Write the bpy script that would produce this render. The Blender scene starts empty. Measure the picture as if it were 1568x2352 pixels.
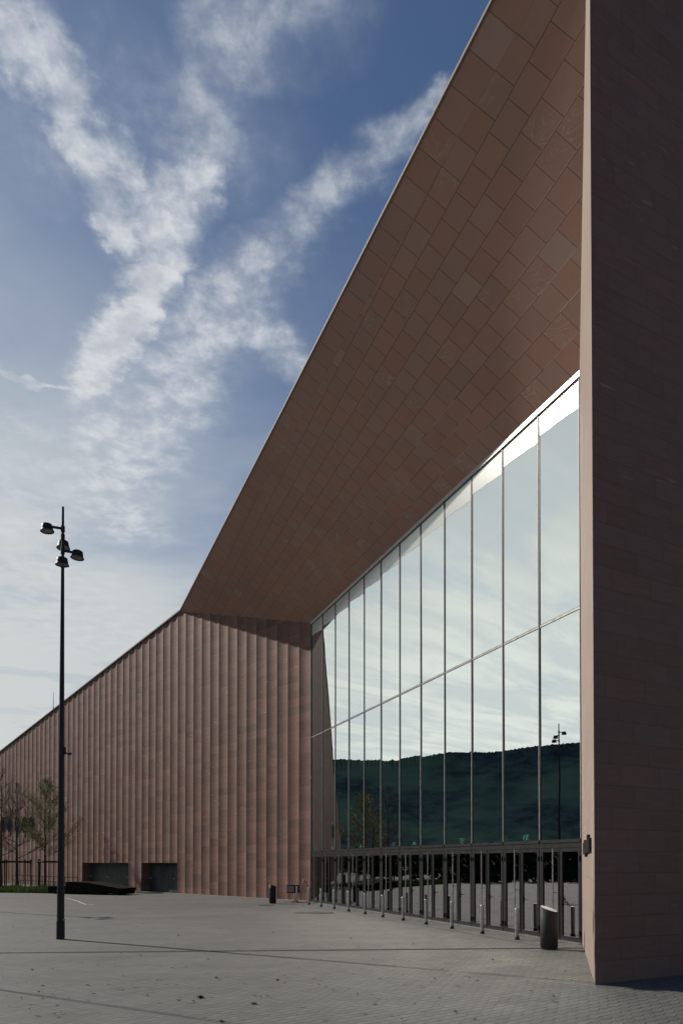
import bpy, math, random
from mathutils import Vector, Matrix
random.seed(7)
R = math.radians
sc = bpy.context.scene
col = sc.collection

# ------------------------------------------------------------------ camera, sky, sun, exposure
F, EYE = 1600.0, 2.2                       # focal length in units of a 1568 px wide picture, eye height in metres
PITCH = math.atan(F * 9.0e-6)
PY = 1980 - F * math.tan(PITCH)
cd = bpy.data.cameras.new('camera'); cam = bpy.data.objects.new('camera', cd); col.objects.link(cam)
cam.location = (0, 0, EYE); cam.rotation_euler = (math.pi / 2 + PITCH, 0, 0)
cd.sensor_fit = 'VERTICAL'; cd.sensor_height = 36; cd.lens = F / 2352 * 36
cd.shift_x = 0.0; cd.shift_y = (PY - 1176) / 2352
cd.clip_start = 0.1; cd.clip_end = 6000
sc.camera = cam

SUN_AZ, SUN_EL = R(-60.3), R(35.2)
sd = bpy.data.lights.new('sun', 'SUN'); sun = bpy.data.objects.new('sun', sd); col.objects.link(sun)
sd.energy = 4.3; sd.angle = R(0.5); sd.color = (1.0, 0.93, 0.84)
sv = Vector((math.sin(SUN_AZ) * math.cos(SUN_EL), math.cos(SUN_AZ) * math.cos(SUN_EL), math.sin(SUN_EL)))
sun.rotation_euler = sv.to_track_quat('Z', 'Y').to_euler(); sun.location = (-40, 20, 60)

sc.view_settings.view_transform = 'Standard'; sc.view_settings.look = 'None'
sc.view_settings.exposure = 0.0; sc.view_settings.gamma = 1.0
sc.render.engine = 'CYCLES'
sc.cycles.caustics_reflective = True; sc.cycles.caustics_refractive = False
sc.cycles.sample_clamp_indirect = 12.0; sc.cycles.blur_glossy = 0.6
sc.cycles.max_bounces = 8; sc.cycles.transparent_max_bounces = 16
sc.cycles.use_denoising = True


# ---- a small expression language over shader nodes
class V:
    def __init__(s, nt, o): s.nt, s.o = nt, o
    def _m(s, op, *a, clamp=False):
        n = s.nt.nodes.new('ShaderNodeMath'); n.operation = op; n.use_clamp = clamp
        for i, x in enumerate((s,) + a):
            if isinstance(x, V): s.nt.links.new(x.o, n.inputs[i])
            else: n.inputs[i].default_value = x
        return V(s.nt, n.outputs[0])
    def __add__(s, b): return s._m('ADD', b)
    def __radd__(s, b): return s._m('ADD', b)
    def __sub__(s, b): return s._m('SUBTRACT', b)
    def __rsub__(s, b): return (s * -1.0) + b
    def __mul__(s, b): return s._m('MULTIPLY', b)
    def __rmul__(s, b): return s._m('MULTIPLY', b)
    def __truediv__(s, b): return s._m('DIVIDE', b)
    def floor(s): return s._m('FLOOR')
    def fract(s): return s._m('FRACT')
    def min(s, b): return s._m('MINIMUM', b)
    def max(s, b): return s._m('MAXIMUM', b)
    def lt(s, b): return s._m('LESS_THAN', b)
    def gt(s, b): return s._m('GREATER_THAN', b)
    def pow(s, b): return s._m('POWER', b)
    def abs(s): return s._m('ABSOLUTE')
    def clamp(s): return s._m('ADD', 0.0, clamp=True)
    def smooth(s, a, b, lo=0.0, hi=1.0):
        n = s.nt.nodes.new('ShaderNodeMapRange'); n.interpolation_type = 'SMOOTHSTEP'
        s.nt.links.new(s.o, n.inputs[0])
        for i, x in enumerate((a, b, lo, hi)): n.inputs[i + 1].default_value = x
        return V(s.nt, n.outputs[0])
    def lin(s, a, b, lo=0.0, hi=1.0):
        n = s.nt.nodes.new('ShaderNodeMapRange'); s.nt.links.new(s.o, n.inputs[0])
        for i, x in enumerate((a, b, lo, hi)): n.inputs[i + 1].default_value = x
        return V(s.nt, n.outputs[0])

def link(nt, a, b):
    if isinstance(a, V): a = a.o
    if isinstance(a, bpy.types.NodeSocket): nt.links.new(a, b)
    else: b.default_value = a

def sep(nt, vec):
    n = nt.nodes.new('ShaderNodeSeparateXYZ'); link(nt, vec, n.inputs[0])
    return [V(nt, o) for o in n.outputs]

def comb(nt, x, y=0.0, z=0.0):
    n = nt.nodes.new('ShaderNodeCombineXYZ')
    for i, q in enumerate((x, y, z)): link(nt, q, n.inputs[i])
    return n.outputs[0]

def noise(nt, vec, scale=5.0, detail=3.0, rough=0.55, dist=0.0, dim='3D', out='Fac'):
    n = nt.nodes.new('ShaderNodeTexNoise'); n.noise_dimensions = dim
    link(nt, vec, n.inputs['Vector'])
    n.inputs['Scale'].default_value = scale; n.inputs['Detail'].default_value = detail
    n.inputs['Roughness'].default_value = rough; n.inputs['Distortion'].default_value = dist
    o = n.outputs[out]
    return V(nt, o) if out == 'Fac' else o

def white(nt, x, y):
    n = nt.nodes.new('ShaderNodeTexWhiteNoise'); n.noise_dimensions = '2D'
    link(nt, comb(nt, x, y), n.inputs['Vector'])
    return V(nt, n.outputs['Value'])

def mixc(nt, fac, a, b, mode='MIX'):
    n = nt.nodes.new('ShaderNodeMix'); n.data_type = 'RGBA'; n.blend_type = mode
    link(nt, fac, n.inputs['Factor'])
    for i, x in ((6, a), (7, b)):
        if isinstance(x, tuple): n.inputs[i].default_value = x + (1.0,)
        else: link(nt, x, n.inputs[i])
    return n.outputs[2]

def vmath(nt, op, a, b=None):
    n = nt.nodes.new('ShaderNodeVectorMath'); n.operation = op
    for i, x in enumerate((a, b)):
        if x is None: continue
        if isinstance(x, tuple): n.inputs[i].default_value = x
        elif op == 'SCALE' and i == 1: link(nt, x, n.inputs['Scale'])
        else: link(nt, x, n.inputs[i])
    return n


# ---- sky: physical sky with streaks of cloud on a flat high layer
def build_world():
    w = bpy.data.worlds.new('World'); sc.world = w; w.use_nodes = True
    nt = w.node_tree; bg = nt.nodes['Background']
    sky = nt.nodes.new('ShaderNodeTexSky'); sky.sky_type = 'NISHITA'; sky.sun_disc = False
    sky.sun_elevation = SUN_EL; sky.sun_rotation = SUN_AZ
    sky.air_density = 1.0; sky.dust_density = 0.6; sky.ozone_density = 2.2
    tc = nt.nodes.new('ShaderNodeTexCoord')
    dx, dy, dz = sep(nt, tc.outputs['Generated'])
    zz = dz.max(0.02)
    u, v = dx / zz, dy / zz                     # where the line of sight meets the cloud layer
    p0 = comb(nt, u, v)
    # ragged edges
    w1 = noise(nt, p0, 5.0, 3.0, 0.55, dim='2D', out='Color')
    w2 = noise(nt, p0, 24.0, 3.0, 0.6, dim='2D', out='Color')
    off = vmath(nt, 'SCALE', vmath(nt, 'SUBTRACT', w1, (0.5, 0.5, 0.5)).outputs[0], 0.09).outputs[0]
    off2 = vmath(nt, 'SCALE', vmath(nt, 'SUBTRACT', w2, (0.5, 0.5, 0.5)).outputs[0], 0.05).outputs[0]
    p = vmath(nt, 'ADD', vmath(nt, 'ADD', p0, off).outputs[0], off2).outputs[0]
    px_, py_, _ = sep(nt, p)
    p = comb(nt, px_, py_, 0.0)

    def uv(x, y):
        k = 1980 - y
        return ((x - 784) / k, F / k, 0.0)
    strokes = [
        (0.72, [(-30, 20, 75), (50, 95, 66), (110, 160, 62), (140, 240, 52), (185, 310, 52), (235, 390, 46), (255, 470, 46), (280, 535, 34)]),
        (0.42, [(660, -60, 140), (560, 40, 125), (500, 130, 100), (470, 240, 100), (440, 340, 90)]),
        (0.24, [(120, 330, 120), (330, 200, 140), (560, 330, 120)]),
        (0.60, [(215, 300, 50), (275, 330, 50), (300, 420, 46)]),
        (0.80, [(450, 380, 56), (390, 440, 78), (360, 510, 84), (355, 570, 66), (345, 615, 50)]),
        (1.05, [(345, 615, 50), (325, 680, 50), (290, 745, 50), (225, 815, 42), (205, 890, 40)]),
        (0.60, [(205, 890, 44), (235, 990, 80), (230, 1080, 90), (270, 1190, 110)]),
        (0.42, [(1015, 195, 26), (905, 285, 40), (820, 360, 48), (720, 455, 52), (610, 560, 66)]),
        (0.62, [(600, 570, 66), (520, 690, 84), (455, 770, 85), (400, 880, 90), (330, 990, 95), (250, 1100, 105)]),
        (0.55, [(520, 690, 70), (620, 770, 52), (690, 850, 42)]),
        (0.62, [(-10, 840, 7), (60, 868, 10), (165, 893, 9)]),
        (0.30, [(100, 1000, 120), (60, 1250, 160), (200, 1450, 200)]),
    ]
    m = None
    for st, pts in strokes:
        for (x0, y0, r0), (x1, y1, r1) in zip(pts, pts[1:]):
            a, b = Vector(uv(x0, y0)), Vector(uv(x1, y1)); ba = b - a
            ra, rb = 1.2 * r0 / (1980 - y0), 1.2 * r1 / (1980 - y1)
            pa = vmath(nt, 'SUBTRACT', p, tuple(a)).outputs[0]
            h = V(nt, vmath(nt, 'DOT_PRODUCT', pa, tuple(ba / ba.length_squared)).outputs['Value']).clamp()
            q = vmath(nt, 'SUBTRACT', pa, vmath(nt, 'SCALE', tuple(ba), h).outputs[0])
            d = V(nt, vmath(nt, 'LENGTH', q.outputs[0]).outputs['Value'])
            s = (d / (h * (rb - ra) + ra)).smooth(1.60, 0.10, 0.0, st)
            m = s if m is None else m.max(s)
    tex = noise(nt, p0, 14.0, 8.0, 0.58, 0.15, dim='2D')
    fine = noise(nt, p0, 52.0, 4.0, 0.65, 0.0, dim='2D')
    near = (m * 2.2).min(1.0)
    m = m * 0.46 + (m * 1.0 + near * ((tex - 0.5) * 1.25 + (fine - 0.5) * 0.45)).smooth(0.06, 1.15) * 0.66
    # thin veil, thicker towards the horizon and towards the sun
    el = dz
    ex = dx * math.sin(SUN_AZ) + dy * math.cos(SUN_AZ)
    thick = (el.smooth(0.78, 0.14) * 0.92 + 0.07) * ex.smooth(-0.25, 0.75, 0.12, 1.0)
    thick = thick + ex.smooth(0.45, 0.95) * 0.45
    vn = noise(nt, comb(nt, u * 0.9 + v * 0.2, v * 1.3), 1.3, 6.0, 0.6, 0.2, dim='2D')
    veil = thick * vn.smooth(0.30, 0.68, 0.62, 1.06)
    veil = veil.clamp()
    m = m.clamp()
    skyc = mixc(nt, 1.0, sky.outputs[0], (0.61, 0.74, 0.87), 'MULTIPLY')
    c_veil = mixc(nt, ex.smooth(0.40, 0.90), (6.2, 6.7, 7.2), (7.5, 7.9, 7.8))
    hz = noise(nt, comb(nt, u * 0.6, v * 2.2), 1.6, 5.0, 0.6, 0.3, dim='2D')
    c_veil = mixc(nt, ex.smooth(0.80, 1.0), c_veil, mixc(nt, hz.smooth(0.35, 0.65), (9.6, 10.3, 10.6), (12.2, 12.6, 12.2)))
    c_cloud = mixc(nt, tex.smooth(0.3, 0.7), (6.0, 6.4, 7.1), (8.2, 8.5, 8.9))
    c = mixc(nt, veil, skyc, c_veil)
    c = mixc(nt, m, c, c_cloud)
    link(nt, c, bg.inputs[0]); bg.inputs[1].default_value = 0.082
    w.cycles.sampling_method = 'MANUAL'; w.cycles.sample_map_resolution = 512
build_world()


# ------------------------------------------------------------------ measuring helpers (photo point -> place)
def ray(x, y):
    a, c = (x - 784) / F, (PY - y) / F
    ct, st = math.cos(PITCH), math.sin(PITCH)
    return Vector((a, ct - c * st, st + c * ct))
def ground(x, y, z=0.0):
    r = ray(x, y); t = (z - EYE) / r.z
    return Vector((r.x * t, r.y * t, z))
def at_depth(x, y, d):
    r = ray(x, y); t = d / r.y
    return Vector((r.x * t, d, EYE + r.z * t))
def on_line(P, D, x, y):                    # where the sight line through (x, y) meets the upright plane over P + k D
    r = ray(x, y)
    det = r.x * -D.y + D.x * r.y
    t = (P.x * -D.y + D.x * P.y) / det
    k = (r.x * P.y - r.y * P.x) / det
    return Vector((r.x * t, r.y * t, EYE + r.z * t)), k
def flat(v): return Vector((v.x, v.y, 0)).normalized()

P0 = ground(1336.5, 2168.6); PC = ground(1365.5, 2262)
DG = flat(ray(126, 1980))                  # along the glass, away from the camera
NG = Vector((-DG.y, DG.x, 0))              # out of the glass
DW = flat(ray(-850, 1980))                 # along the fluted wall, away from the glass
NW = Vector((-DW.y, DW.x, 0))
DE = flat(ray(3855, 1980))                 # along the shaded end wall
G1, GLEN = on_line(P0, DG, 713, 2075); G1.z = 0
GH = 0.5 * (on_line(P0, DG, 713, 1430)[0].z + on_line(P0, DG, 1331, 850)[0].z)
TA, LA = on_line(G1, DW, 415, 1403)
T0, L0 = on_line(G1, DW, 0, 1728)
JV = flat(PC - P0); JL = (PC - P0).length
# height of the roof corner over PC: the roof edge runs straight in the picture from (415,1403) through (1105,0)
def proj(p):
    ct, st = math.cos(PITCH), math.sin(PITCH); q = p - Vector((0, 0, EYE))
    dy, dz = q.y * ct + q.z * st, -q.y * st + q.z * ct
    return 784 + F * q.x / dy, PY - F * dz / dy
lo, hi = 10.0, 40.0
for _ in range(50):
    mid = (lo + hi) / 2; x, y = proj(Vector((PC.x, PC.y, mid)))
    if y > 1403 - (1403 / 690) * (x - 415): lo = mid
    else: hi = mid
TB = Vector((PC.x, PC.y, lo - 0.65))
NP = 12; PANE = GLEN / NP
print('glass', P0, G1, GLEN, GH, 'A', TA, LA, 'T0', T0, L0, 'B', TB, 'jamb', JL)
print('mullions', [round(proj(P0 + DG * PANE * i)[0], 1) for i in range(NP + 1)])


# ------------------------------------------------------------------ mesh builder
class MB:
    def __init__(s): s.v, s.f, s.uv, s.sm = [], [], [], []
    def face(s, pts, uv=None, smooth=False):
        i = len(s.v); s.v += [tuple(p) for p in pts]; s.f.append(tuple(range(i, i + len(pts))))
        s.uv.append(uv or [(0, 0)] * len(pts)); s.sm.append(smooth)
    def box(s, c, size, M=None):
        M = M or Matrix.Identity(4); c = Vector(c); hx, hy, hz = [q / 2 for q in size]
        P = [M @ (c + Vector((a * hx, b * hy, d * hz))) for d in (-1, 1) for b in (-1, 1) for a in (-1, 1)]
        for q in ((0, 2, 3, 1), (4, 5, 7, 6), (0, 1, 5, 4), (2, 6, 7, 3), (0, 4, 6, 2), (1, 3, 7, 5)):
            s.face([P[k] for k in q], [(0, 0), (1, 0), (1, 1), (0, 1)])
    def bar(s, a, b, w, h=None, up=Vector((0, 0, 1))):
        a, b = Vector(a), Vector(b); h = h or w; d = (b - a).normalized()
        if abs(d.dot(up)) > 0.99: up = Vector((0, 1, 0))
        x = d.cross(up).normalized(); y = x.cross(d)
        A = [a + x * i * w / 2 + y * j * h / 2 for i, j in ((-1, -1), (1, -1), (1, 1), (-1, 1))]
        B = [p + (b - a) for p in A]
        s.face(A[::-1]); s.face(B)
        for k in range(4): s.face([A[k], A[(k + 1) % 4], B[(k + 1) % 4], B[k]])
    def ring(s, c, d, r, n):
        d = Vector(d).normalized(); up = Vector((0, 0, 1)) if abs(d.z) < 0.95 else Vector((0, 1, 0))
        x = d.cross(up).normalized(); y = d.cross(x)
        return [Vector(c) + x * r * math.cos(2 * math.pi * k / n) + y * r * math.sin(2 * math.pi * k / n) for k in range(n)]
    def tube(s, pts, rads, n=8, caps=True):
        pts = [Vector(p) for p in pts]
        rings = []
        for i, p in enumerate(pts):
            d = pts[min(i + 1, len(pts) - 1)] - pts[max(i - 1, 0)]
            rings.append(s.ring(p, d, rads[i] if isinstance(rads, (list, tuple)) else rads, n))
        base = len(s.v)
        for r in rings: s.v += [tuple(q) for q in r]
        for i in range(len(rings) - 1):
            for k in range(n):
                k2 = (k + 1) % n
                s.f.append((base + i * n + k, base + i * n + k2, base + (i + 1) * n + k2, base + (i + 1) * n + k))
                s.uv.append([(0, 0)] * 4); s.sm.append(True)
        if caps: s.face(rings[0][::-1]); s.face(rings[-1])
    def lathe(s, prof, n=20, M=None):
        M = M or Matrix.Identity(4); base = len(s.v)
        for r, z in prof:
            for k in range(n):
                a = 2 * math.pi * k / n; s.v.append(tuple(M @ Vector((r * math.cos(a), r * math.sin(a), z))))
        for i in range(len(prof) - 1):
            for k in range(n):
                k2 = (k + 1) % n
                s.f.append((base + i * n + k, base + i * n + k2, base + (i + 1) * n + k2, base + (i + 1) * n + k))
                s.uv.append([(0, 0)] * 4); s.sm.append(abs(prof[i][0] - prof[i + 1][0]) < 1.5 * abs(prof[i][1] - prof[i + 1][1]))
    def prism(s, prof, d0, d1, M=None):      # outline in x,z drawn out along y
        M = M or Matrix.Identity(4)
        A = [M @ Vector((x, d0, z)) for x, z in prof]; B = [M @ Vector((x, d1, z)) for x, z in prof]
        s.face(A); s.face(B[::-1])
        for k in range(len(A)):
            k2 = (k + 1) % len(A); s.face([A[k2], A[k], B[k], B[k2]])
    def build(s, name, mat, parent=None, world=False, weld=False):
        off = Vector((0, 0, 0))
        if world and parent is not None:
            q = parent
            while q is not None: off += q.location; q = q.parent
        me = bpy.data.meshes.new(name)
        me.from_pydata([(x - off.x, y - off.y, z - off.z) for x, y, z in s.v], [], s.f)
        ul = me.uv_layers.new(name='UVMap')
        flatuv = [c for f in s.uv for q in f for c in q]
        ul.data.foreach_set('uv', flatuv)
        me.polygons.foreach_set('use_smooth', s.sm)
        me.materials.append(mat); me.update()
        o = bpy.data.objects.new(name, me); col.objects.link(o)
        if parent is not None: o.parent = parent
        return o

def tag(o, label=None, cat=None, group=None, kind=None):
    if label: o['label'] = label
    if cat: o['category'] = cat
    if group: o['group'] = group
    if kind: o['kind'] = kind
    return o
def thing(name, label, cat, loc=(0, 0, 0), rz=0.0, group=None):
    o = bpy.data.objects.new(name, None); col.objects.link(o); o.empty_display_size = 0.2
    o.location = loc; o.rotation_euler = (0, 0, rz)
    return tag(o, label, cat, group)
def dup(root, loc, rz, label):
    r = root.copy(); col.objects.link(r); r.location = loc; r.rotation_euler = (0, 0, rz); r['label'] = label
    for ch in root.children:
        c = ch.copy(); col.objects.link(c); c.parent = r
        for g in ch.children:
            d = g.copy(); col.objects.link(d); d.parent = c
    return r


# ------------------------------------------------------------------ materials
def new_mat(name):
    m = bpy.data.materials.new(name); m.use_nodes = True
    nt = m.node_tree; return m, nt, nt.nodes['Principled BSDF']
def plain(name, c, rough=0.5, metal=0.0, var=0.15, scale=6.0, spec=0.5):
    m, nt, b = new_mat(name)
    tc = nt.nodes.new('ShaderNodeTexCoord')
    n = noise(nt, tc.outputs['Object'], scale, 4.0)
    link(nt, mixc(nt, n.smooth(0.3, 0.7), tuple(q * (1 - var) for q in c), tuple(min(1, q * (1 + var)) for q in c)), b.inputs['Base Color'])
    link(nt, n.lin(0.2, 0.8, rough - 0.06, rough + 0.06), b.inputs['Roughness'])
    b.inputs['Metallic'].default_value = metal; b.inputs['Specular IOR Level'].default_value = spec
    return m

SAND = (0.188, 0.101, 0.076)
def stone(name, L, H, stagger, joint=0.012, vary=0.22, vein=0.10, streak=0.10, dash=0.0, vfreq=9.0, pale=0.0, mott=0.22, glint_rows=0.0, jdark=0.45, veinc=(0.46, 0.38, 0.32), cross=True):
    m, nt, b = new_mat(name)
    tc = nt.nodes.new('ShaderNodeTexCoord'); a, h, _ = sep(nt, tc.outputs['UV'])
    row = (h / H).floor(); fy = (h / H).fract()
    ax = a / L + row * stagger + white(nt, row, 7.3) * (0.12 if stagger else 0.0)
    cl = ax.floor(); fx = ax.fract()
    r1 = white(nt, cl, row); r2 = white(nt, cl + 31.7, row + 11.1); r3 = white(nt, cl + 5.2, row + 71.9)
    vec = comb(nt, a, h, r1 * 9.0)
    big = noise(nt, tc.outputs['Object'], 0.22, 4.0)
    st = noise(nt, comb(nt, a * 1.2, h * 7.0, r1 * 5.0), 1.6, 5.0, 0.65, 0.4)
    gr = noise(nt, vec, 24.0, 4.0, 0.7)
    val = (r1 - 0.5) * (2 * vary) + (st - 0.5) * (2 * streak) + (gr - 0.5) * 0.22 + (big - 0.5) * mott + 1.0
    warm = mixc(nt, r2, tuple(SAND[i] * k for i, k in enumerate((1.04, 0.97, 0.93))), tuple(SAND[i] * k for i, k in enumerate((0.97, 1.02, 1.04))))
    c = mixc(nt, 1.0, warm, comb(nt, val, val, val), 'MULTIPLY')
    if pale: c = mixc(nt, white(nt, cl + 3.3, row + 17.7).gt(1.0 - pale) * 0.30, c, (0.46, 0.38, 0.31))
    if vein:                                   # pale bedding swirls in a few of the slabs
        wv = noise(nt, comb(nt, a * 0.8 + h * 0.6, h * 2.2 - a * 0.9, r1 * 20.0), 1.3, 1.0, 0.4, 0.7)
        band = ((wv * vfreq + gr * 0.25).fract() - 0.5).abs().smooth(0.22, 0.0) * noise(nt, vec, 1.6, 1.0).smooth(0.40, 0.62)
        c = mixc(nt, band * r3.gt(1.0 - vein) * 0.62, c, veinc)
    if dash:                                   # short pale flecks along the bedding
        fl = noise(nt, comb(nt, a * 1.6, h * 11.0, r1 * 7.0), 1.0, 2.0, 0.5)
        c = mixc(nt, fl.smooth(0.66, 0.76) * noise(nt, tc.outputs['Object'], 0.25, 2.0).smooth(0.40, 0.62) * dash, c, veinc)
    ex = fx.min(1.0 - fx) * L; ey = fy.min(1.0 - fy) * H
    e = ex.min(ey) if cross else ey
    j = e.smooth(joint, joint * 0.35)
    dark = mixc(nt, 1.0, c, (jdark, jdark, jdark), 'MULTIPLY')
    if glint_rows:                            # glints painted along some joints, as if slab edges caught the light
        br = white(nt, row, 3.1).gt(1.0 - glint_rows) * noise(nt, comb(nt, a, row), 0.35, 2.0).gt(0.5) * ey.lt(joint * 0.7)
        dark = mixc(nt, br, dark, (0.62, 0.54, 0.48))
    c = mixc(nt, j, c, dark)
    link(nt, c, b.inputs['Base Color'])
    b.inputs['Roughness'].default_value = 0.72; b.inputs['Specular IOR Level'].default_value = 0.3
    bp = nt.nodes.new('ShaderNodeBump'); bp.inputs['Strength'].default_value = 0.35; bp.inputs['Distance'].default_value = 0.01
    link(nt, gr * 0.4 - j, bp.inputs['Height']); link(nt, bp.outputs[0], b.inputs['Normal'])
    return m

M_FLUTE = stone('fluted sandstone', 1.0, 0.46, 0.0, 0.012, 0.19, 0.0, 0.44, dash=0.70, jdark=0.75)
SAND = (0.400, 0.236, 0.180)  # same stone, lightened to stand in for light bounced up under the overhang
M_SOFFIT = stone('lightened soffit sandstone', 0.76, 0.68, 0.43, 0.015, 0.045, 0.15, 0.05, glint_rows=0.30, jdark=0.48, pale=0.02, mott=0.30)
SAND = (0.222, 0.112, 0.079)
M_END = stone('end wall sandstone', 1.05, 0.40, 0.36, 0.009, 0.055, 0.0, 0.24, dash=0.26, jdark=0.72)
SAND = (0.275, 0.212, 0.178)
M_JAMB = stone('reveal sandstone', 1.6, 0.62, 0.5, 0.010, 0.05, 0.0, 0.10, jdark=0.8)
M_BLACK = plain('black painted steel', (0.018, 0.018, 0.020), 0.55, spec=0.25)
M_FRAME = plain('dark anodised frame', (0.020, 0.020, 0.021), 0.42, 0.3)
M_TRIM = plain('pale anodised trim', (0.27, 0.265, 0.25), 0.40, 0.6)
M_CAP = plain('pale mullion cap', (0.36, 0.355, 0.33), 0.5, 0.0)
M_STEEL = plain('brushed stainless steel', (0.48, 0.47, 0.45), 0.34, 0.9)
M_DOORM = plain('dark gate panels', (0.060, 0.062, 0.058), 0.5, 0.2, 0.3, 2.0)
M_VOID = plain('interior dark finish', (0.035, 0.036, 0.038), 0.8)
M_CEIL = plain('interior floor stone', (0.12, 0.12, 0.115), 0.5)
M_WHITE = plain('pale blind fabric', (0.50, 0.495, 0.44), 0.6, 0.0, 0.05)
M_ROOF = plain('roof membrane', (0.16, 0.15, 0.14), 0.9)
M_BRONZE = plain('dark bronze bench', (0.014, 0.011, 0.009), 0.9, 0.0, 0.3, 3.0, spec=0.05)
M_WOOD = plain('brown timber stakes', (0.075, 0.040, 0.024), 0.8, 0.0, 0.3)
M_WOODP = plain('fresh cut timber end', (0.62, 0.48, 0.34), 0.7)
M_BARK = plain('young bark', (0.060, 0.048, 0.038), 0.9, 0.0, 0.3, 10.0)
M_LEAF = plain('spring leaf', (0.24, 0.235, 0.045), 0.6, 0.0, 0.45, 1.5)
M_BUD = plain('dull brown bud', (0.125, 0.105, 0.055), 0.7, 0.0, 0.4, 1.5)
M_GRASS = plain('grass blade', (0.130, 0.175, 0.034), 0.7, 0.0, 0.5, 0.7)
M_SOIL = plain('planting soil', (0.05, 0.04, 0.03), 0.95)
M_DRY = plain('dry fallen leaf', (0.050, 0.032, 0.020), 0.8, 0.0, 0.5, 20.0)
M_PAINT = plain('worn white paint', (0.55, 0.55, 0.53), 0.8, 0.0, 0.2, 4.0)
M_REDP = plain('worn red paint', (0.25, 0.07, 0.05), 0.8)
M_IRON = plain('cast iron', (0.055, 0.053, 0.050), 0.6, 0.3)
M_DIM = plain('lamp lens', (0.16, 0.16, 0.16), 0.3)
M_BINW = plain('galvanised bin top', (0.80, 0.80, 0.80), 0.45, 0.1, 0.06)
M_BIN = plain('dark grey powder coat', (0.034, 0.034, 0.034), 0.62, 0.0, spec=0.25)
M_TYRE = plain('rubber tyre', (0.02, 0.02, 0.02), 0.7)
M_BIKE = plain('bicycle frame paint', (0.06, 0.06, 0.07), 0.4)
M_RAIL = plain('dull dark rail', (0.02, 0.019, 0.018), 0.95, spec=0.0)
M_CHROME = plain('bright handlebar', (0.7, 0.7, 0.7), 0.25, 0.8)

def glass_mat(name, refl, tint, see, bump=0.0):
    m = bpy.data.materials.new(name); m.use_nodes = True; nt = m.node_tree
    nt.nodes.clear(); out = nt.nodes.new('ShaderNodeOutputMaterial')
    g = nt.nodes.new('ShaderNodeBsdfGlossy'); g.inputs['Roughness'].default_value = 0.0; g.inputs['Color'].default_value = refl + (1,)
    t = nt.nodes.new('ShaderNodeBsdfTransparent'); t.inputs['Color'].default_value = tint + (1,)
    mx = nt.nodes.new('ShaderNodeMixShader'); mx.inputs[0].default_value = 1 - see
    nt.links.new(t.outputs[0], mx.inputs[1]); nt.links.new(g.outputs[0], mx.inputs[2]); nt.links.new(mx.outputs[0], out.inputs[0])
    if bump:
        tc = nt.nodes.new('ShaderNodeTexCoord')
        n = noise(nt, tc.outputs['Object'], 0.55, 1.0)
        bp = nt.nodes.new('ShaderNodeBump'); bp.inputs['Strength'].default_value = 1.0; bp.inputs['Distance'].default_value = bump
        link(nt, n, bp.inputs['Height']); link(nt, bp.outputs[0], g.inputs['Normal'])
    return m
M_GLASS = glass_mat('coated facade glass', (0.90, 0.93, 0.90), (0.42, 0.46, 0.45), 0.20, 0.0016)
M_DGLASS = glass_mat('door glass', (0.44, 0.44, 0.46), (0.28, 0.30, 0.31), 0.45, 0.002)

M_VGLASS = plain('dark window glass', (0.012, 0.013, 0.015), 0.15)

def frit_mat():
    m, nt, b = new_mat('fritted head glass'); b.inputs['Base Color'].default_value = (0.33, 0.33, 0.30, 1); b.inputs['Roughness'].default_value = 0.25
    g = nt.nodes.new('ShaderNodeBsdfGlossy'); g.inputs['Roughness'].default_value = 0.12; g.inputs['Color'].default_value = (0.85, 0.86, 0.80, 1)
    mx = nt.nodes.new('ShaderNodeMixShader'); mx.inputs[0].default_value = 0.28; out = nt.nodes['Material Output']
    nt.links.new(b.outputs[0], mx.inputs[1]); nt.links.new(g.outputs[0], mx.inputs[2]); nt.links.new(mx.outputs[0], out.inputs[0])
    return m
M_FRIT = frit_mat()

def green_mat():
    m, nt, b = new_mat('green sign face'); b.inputs['Base Color'].default_value = (0.10, 0.32, 0.20, 1)
    b.inputs['Emission Color'].default_value = (0.30, 0.75, 0.55, 1); b.inputs['Emission Strength'].default_value = 5.0
    return m
M_EXIT = green_mat()

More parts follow.
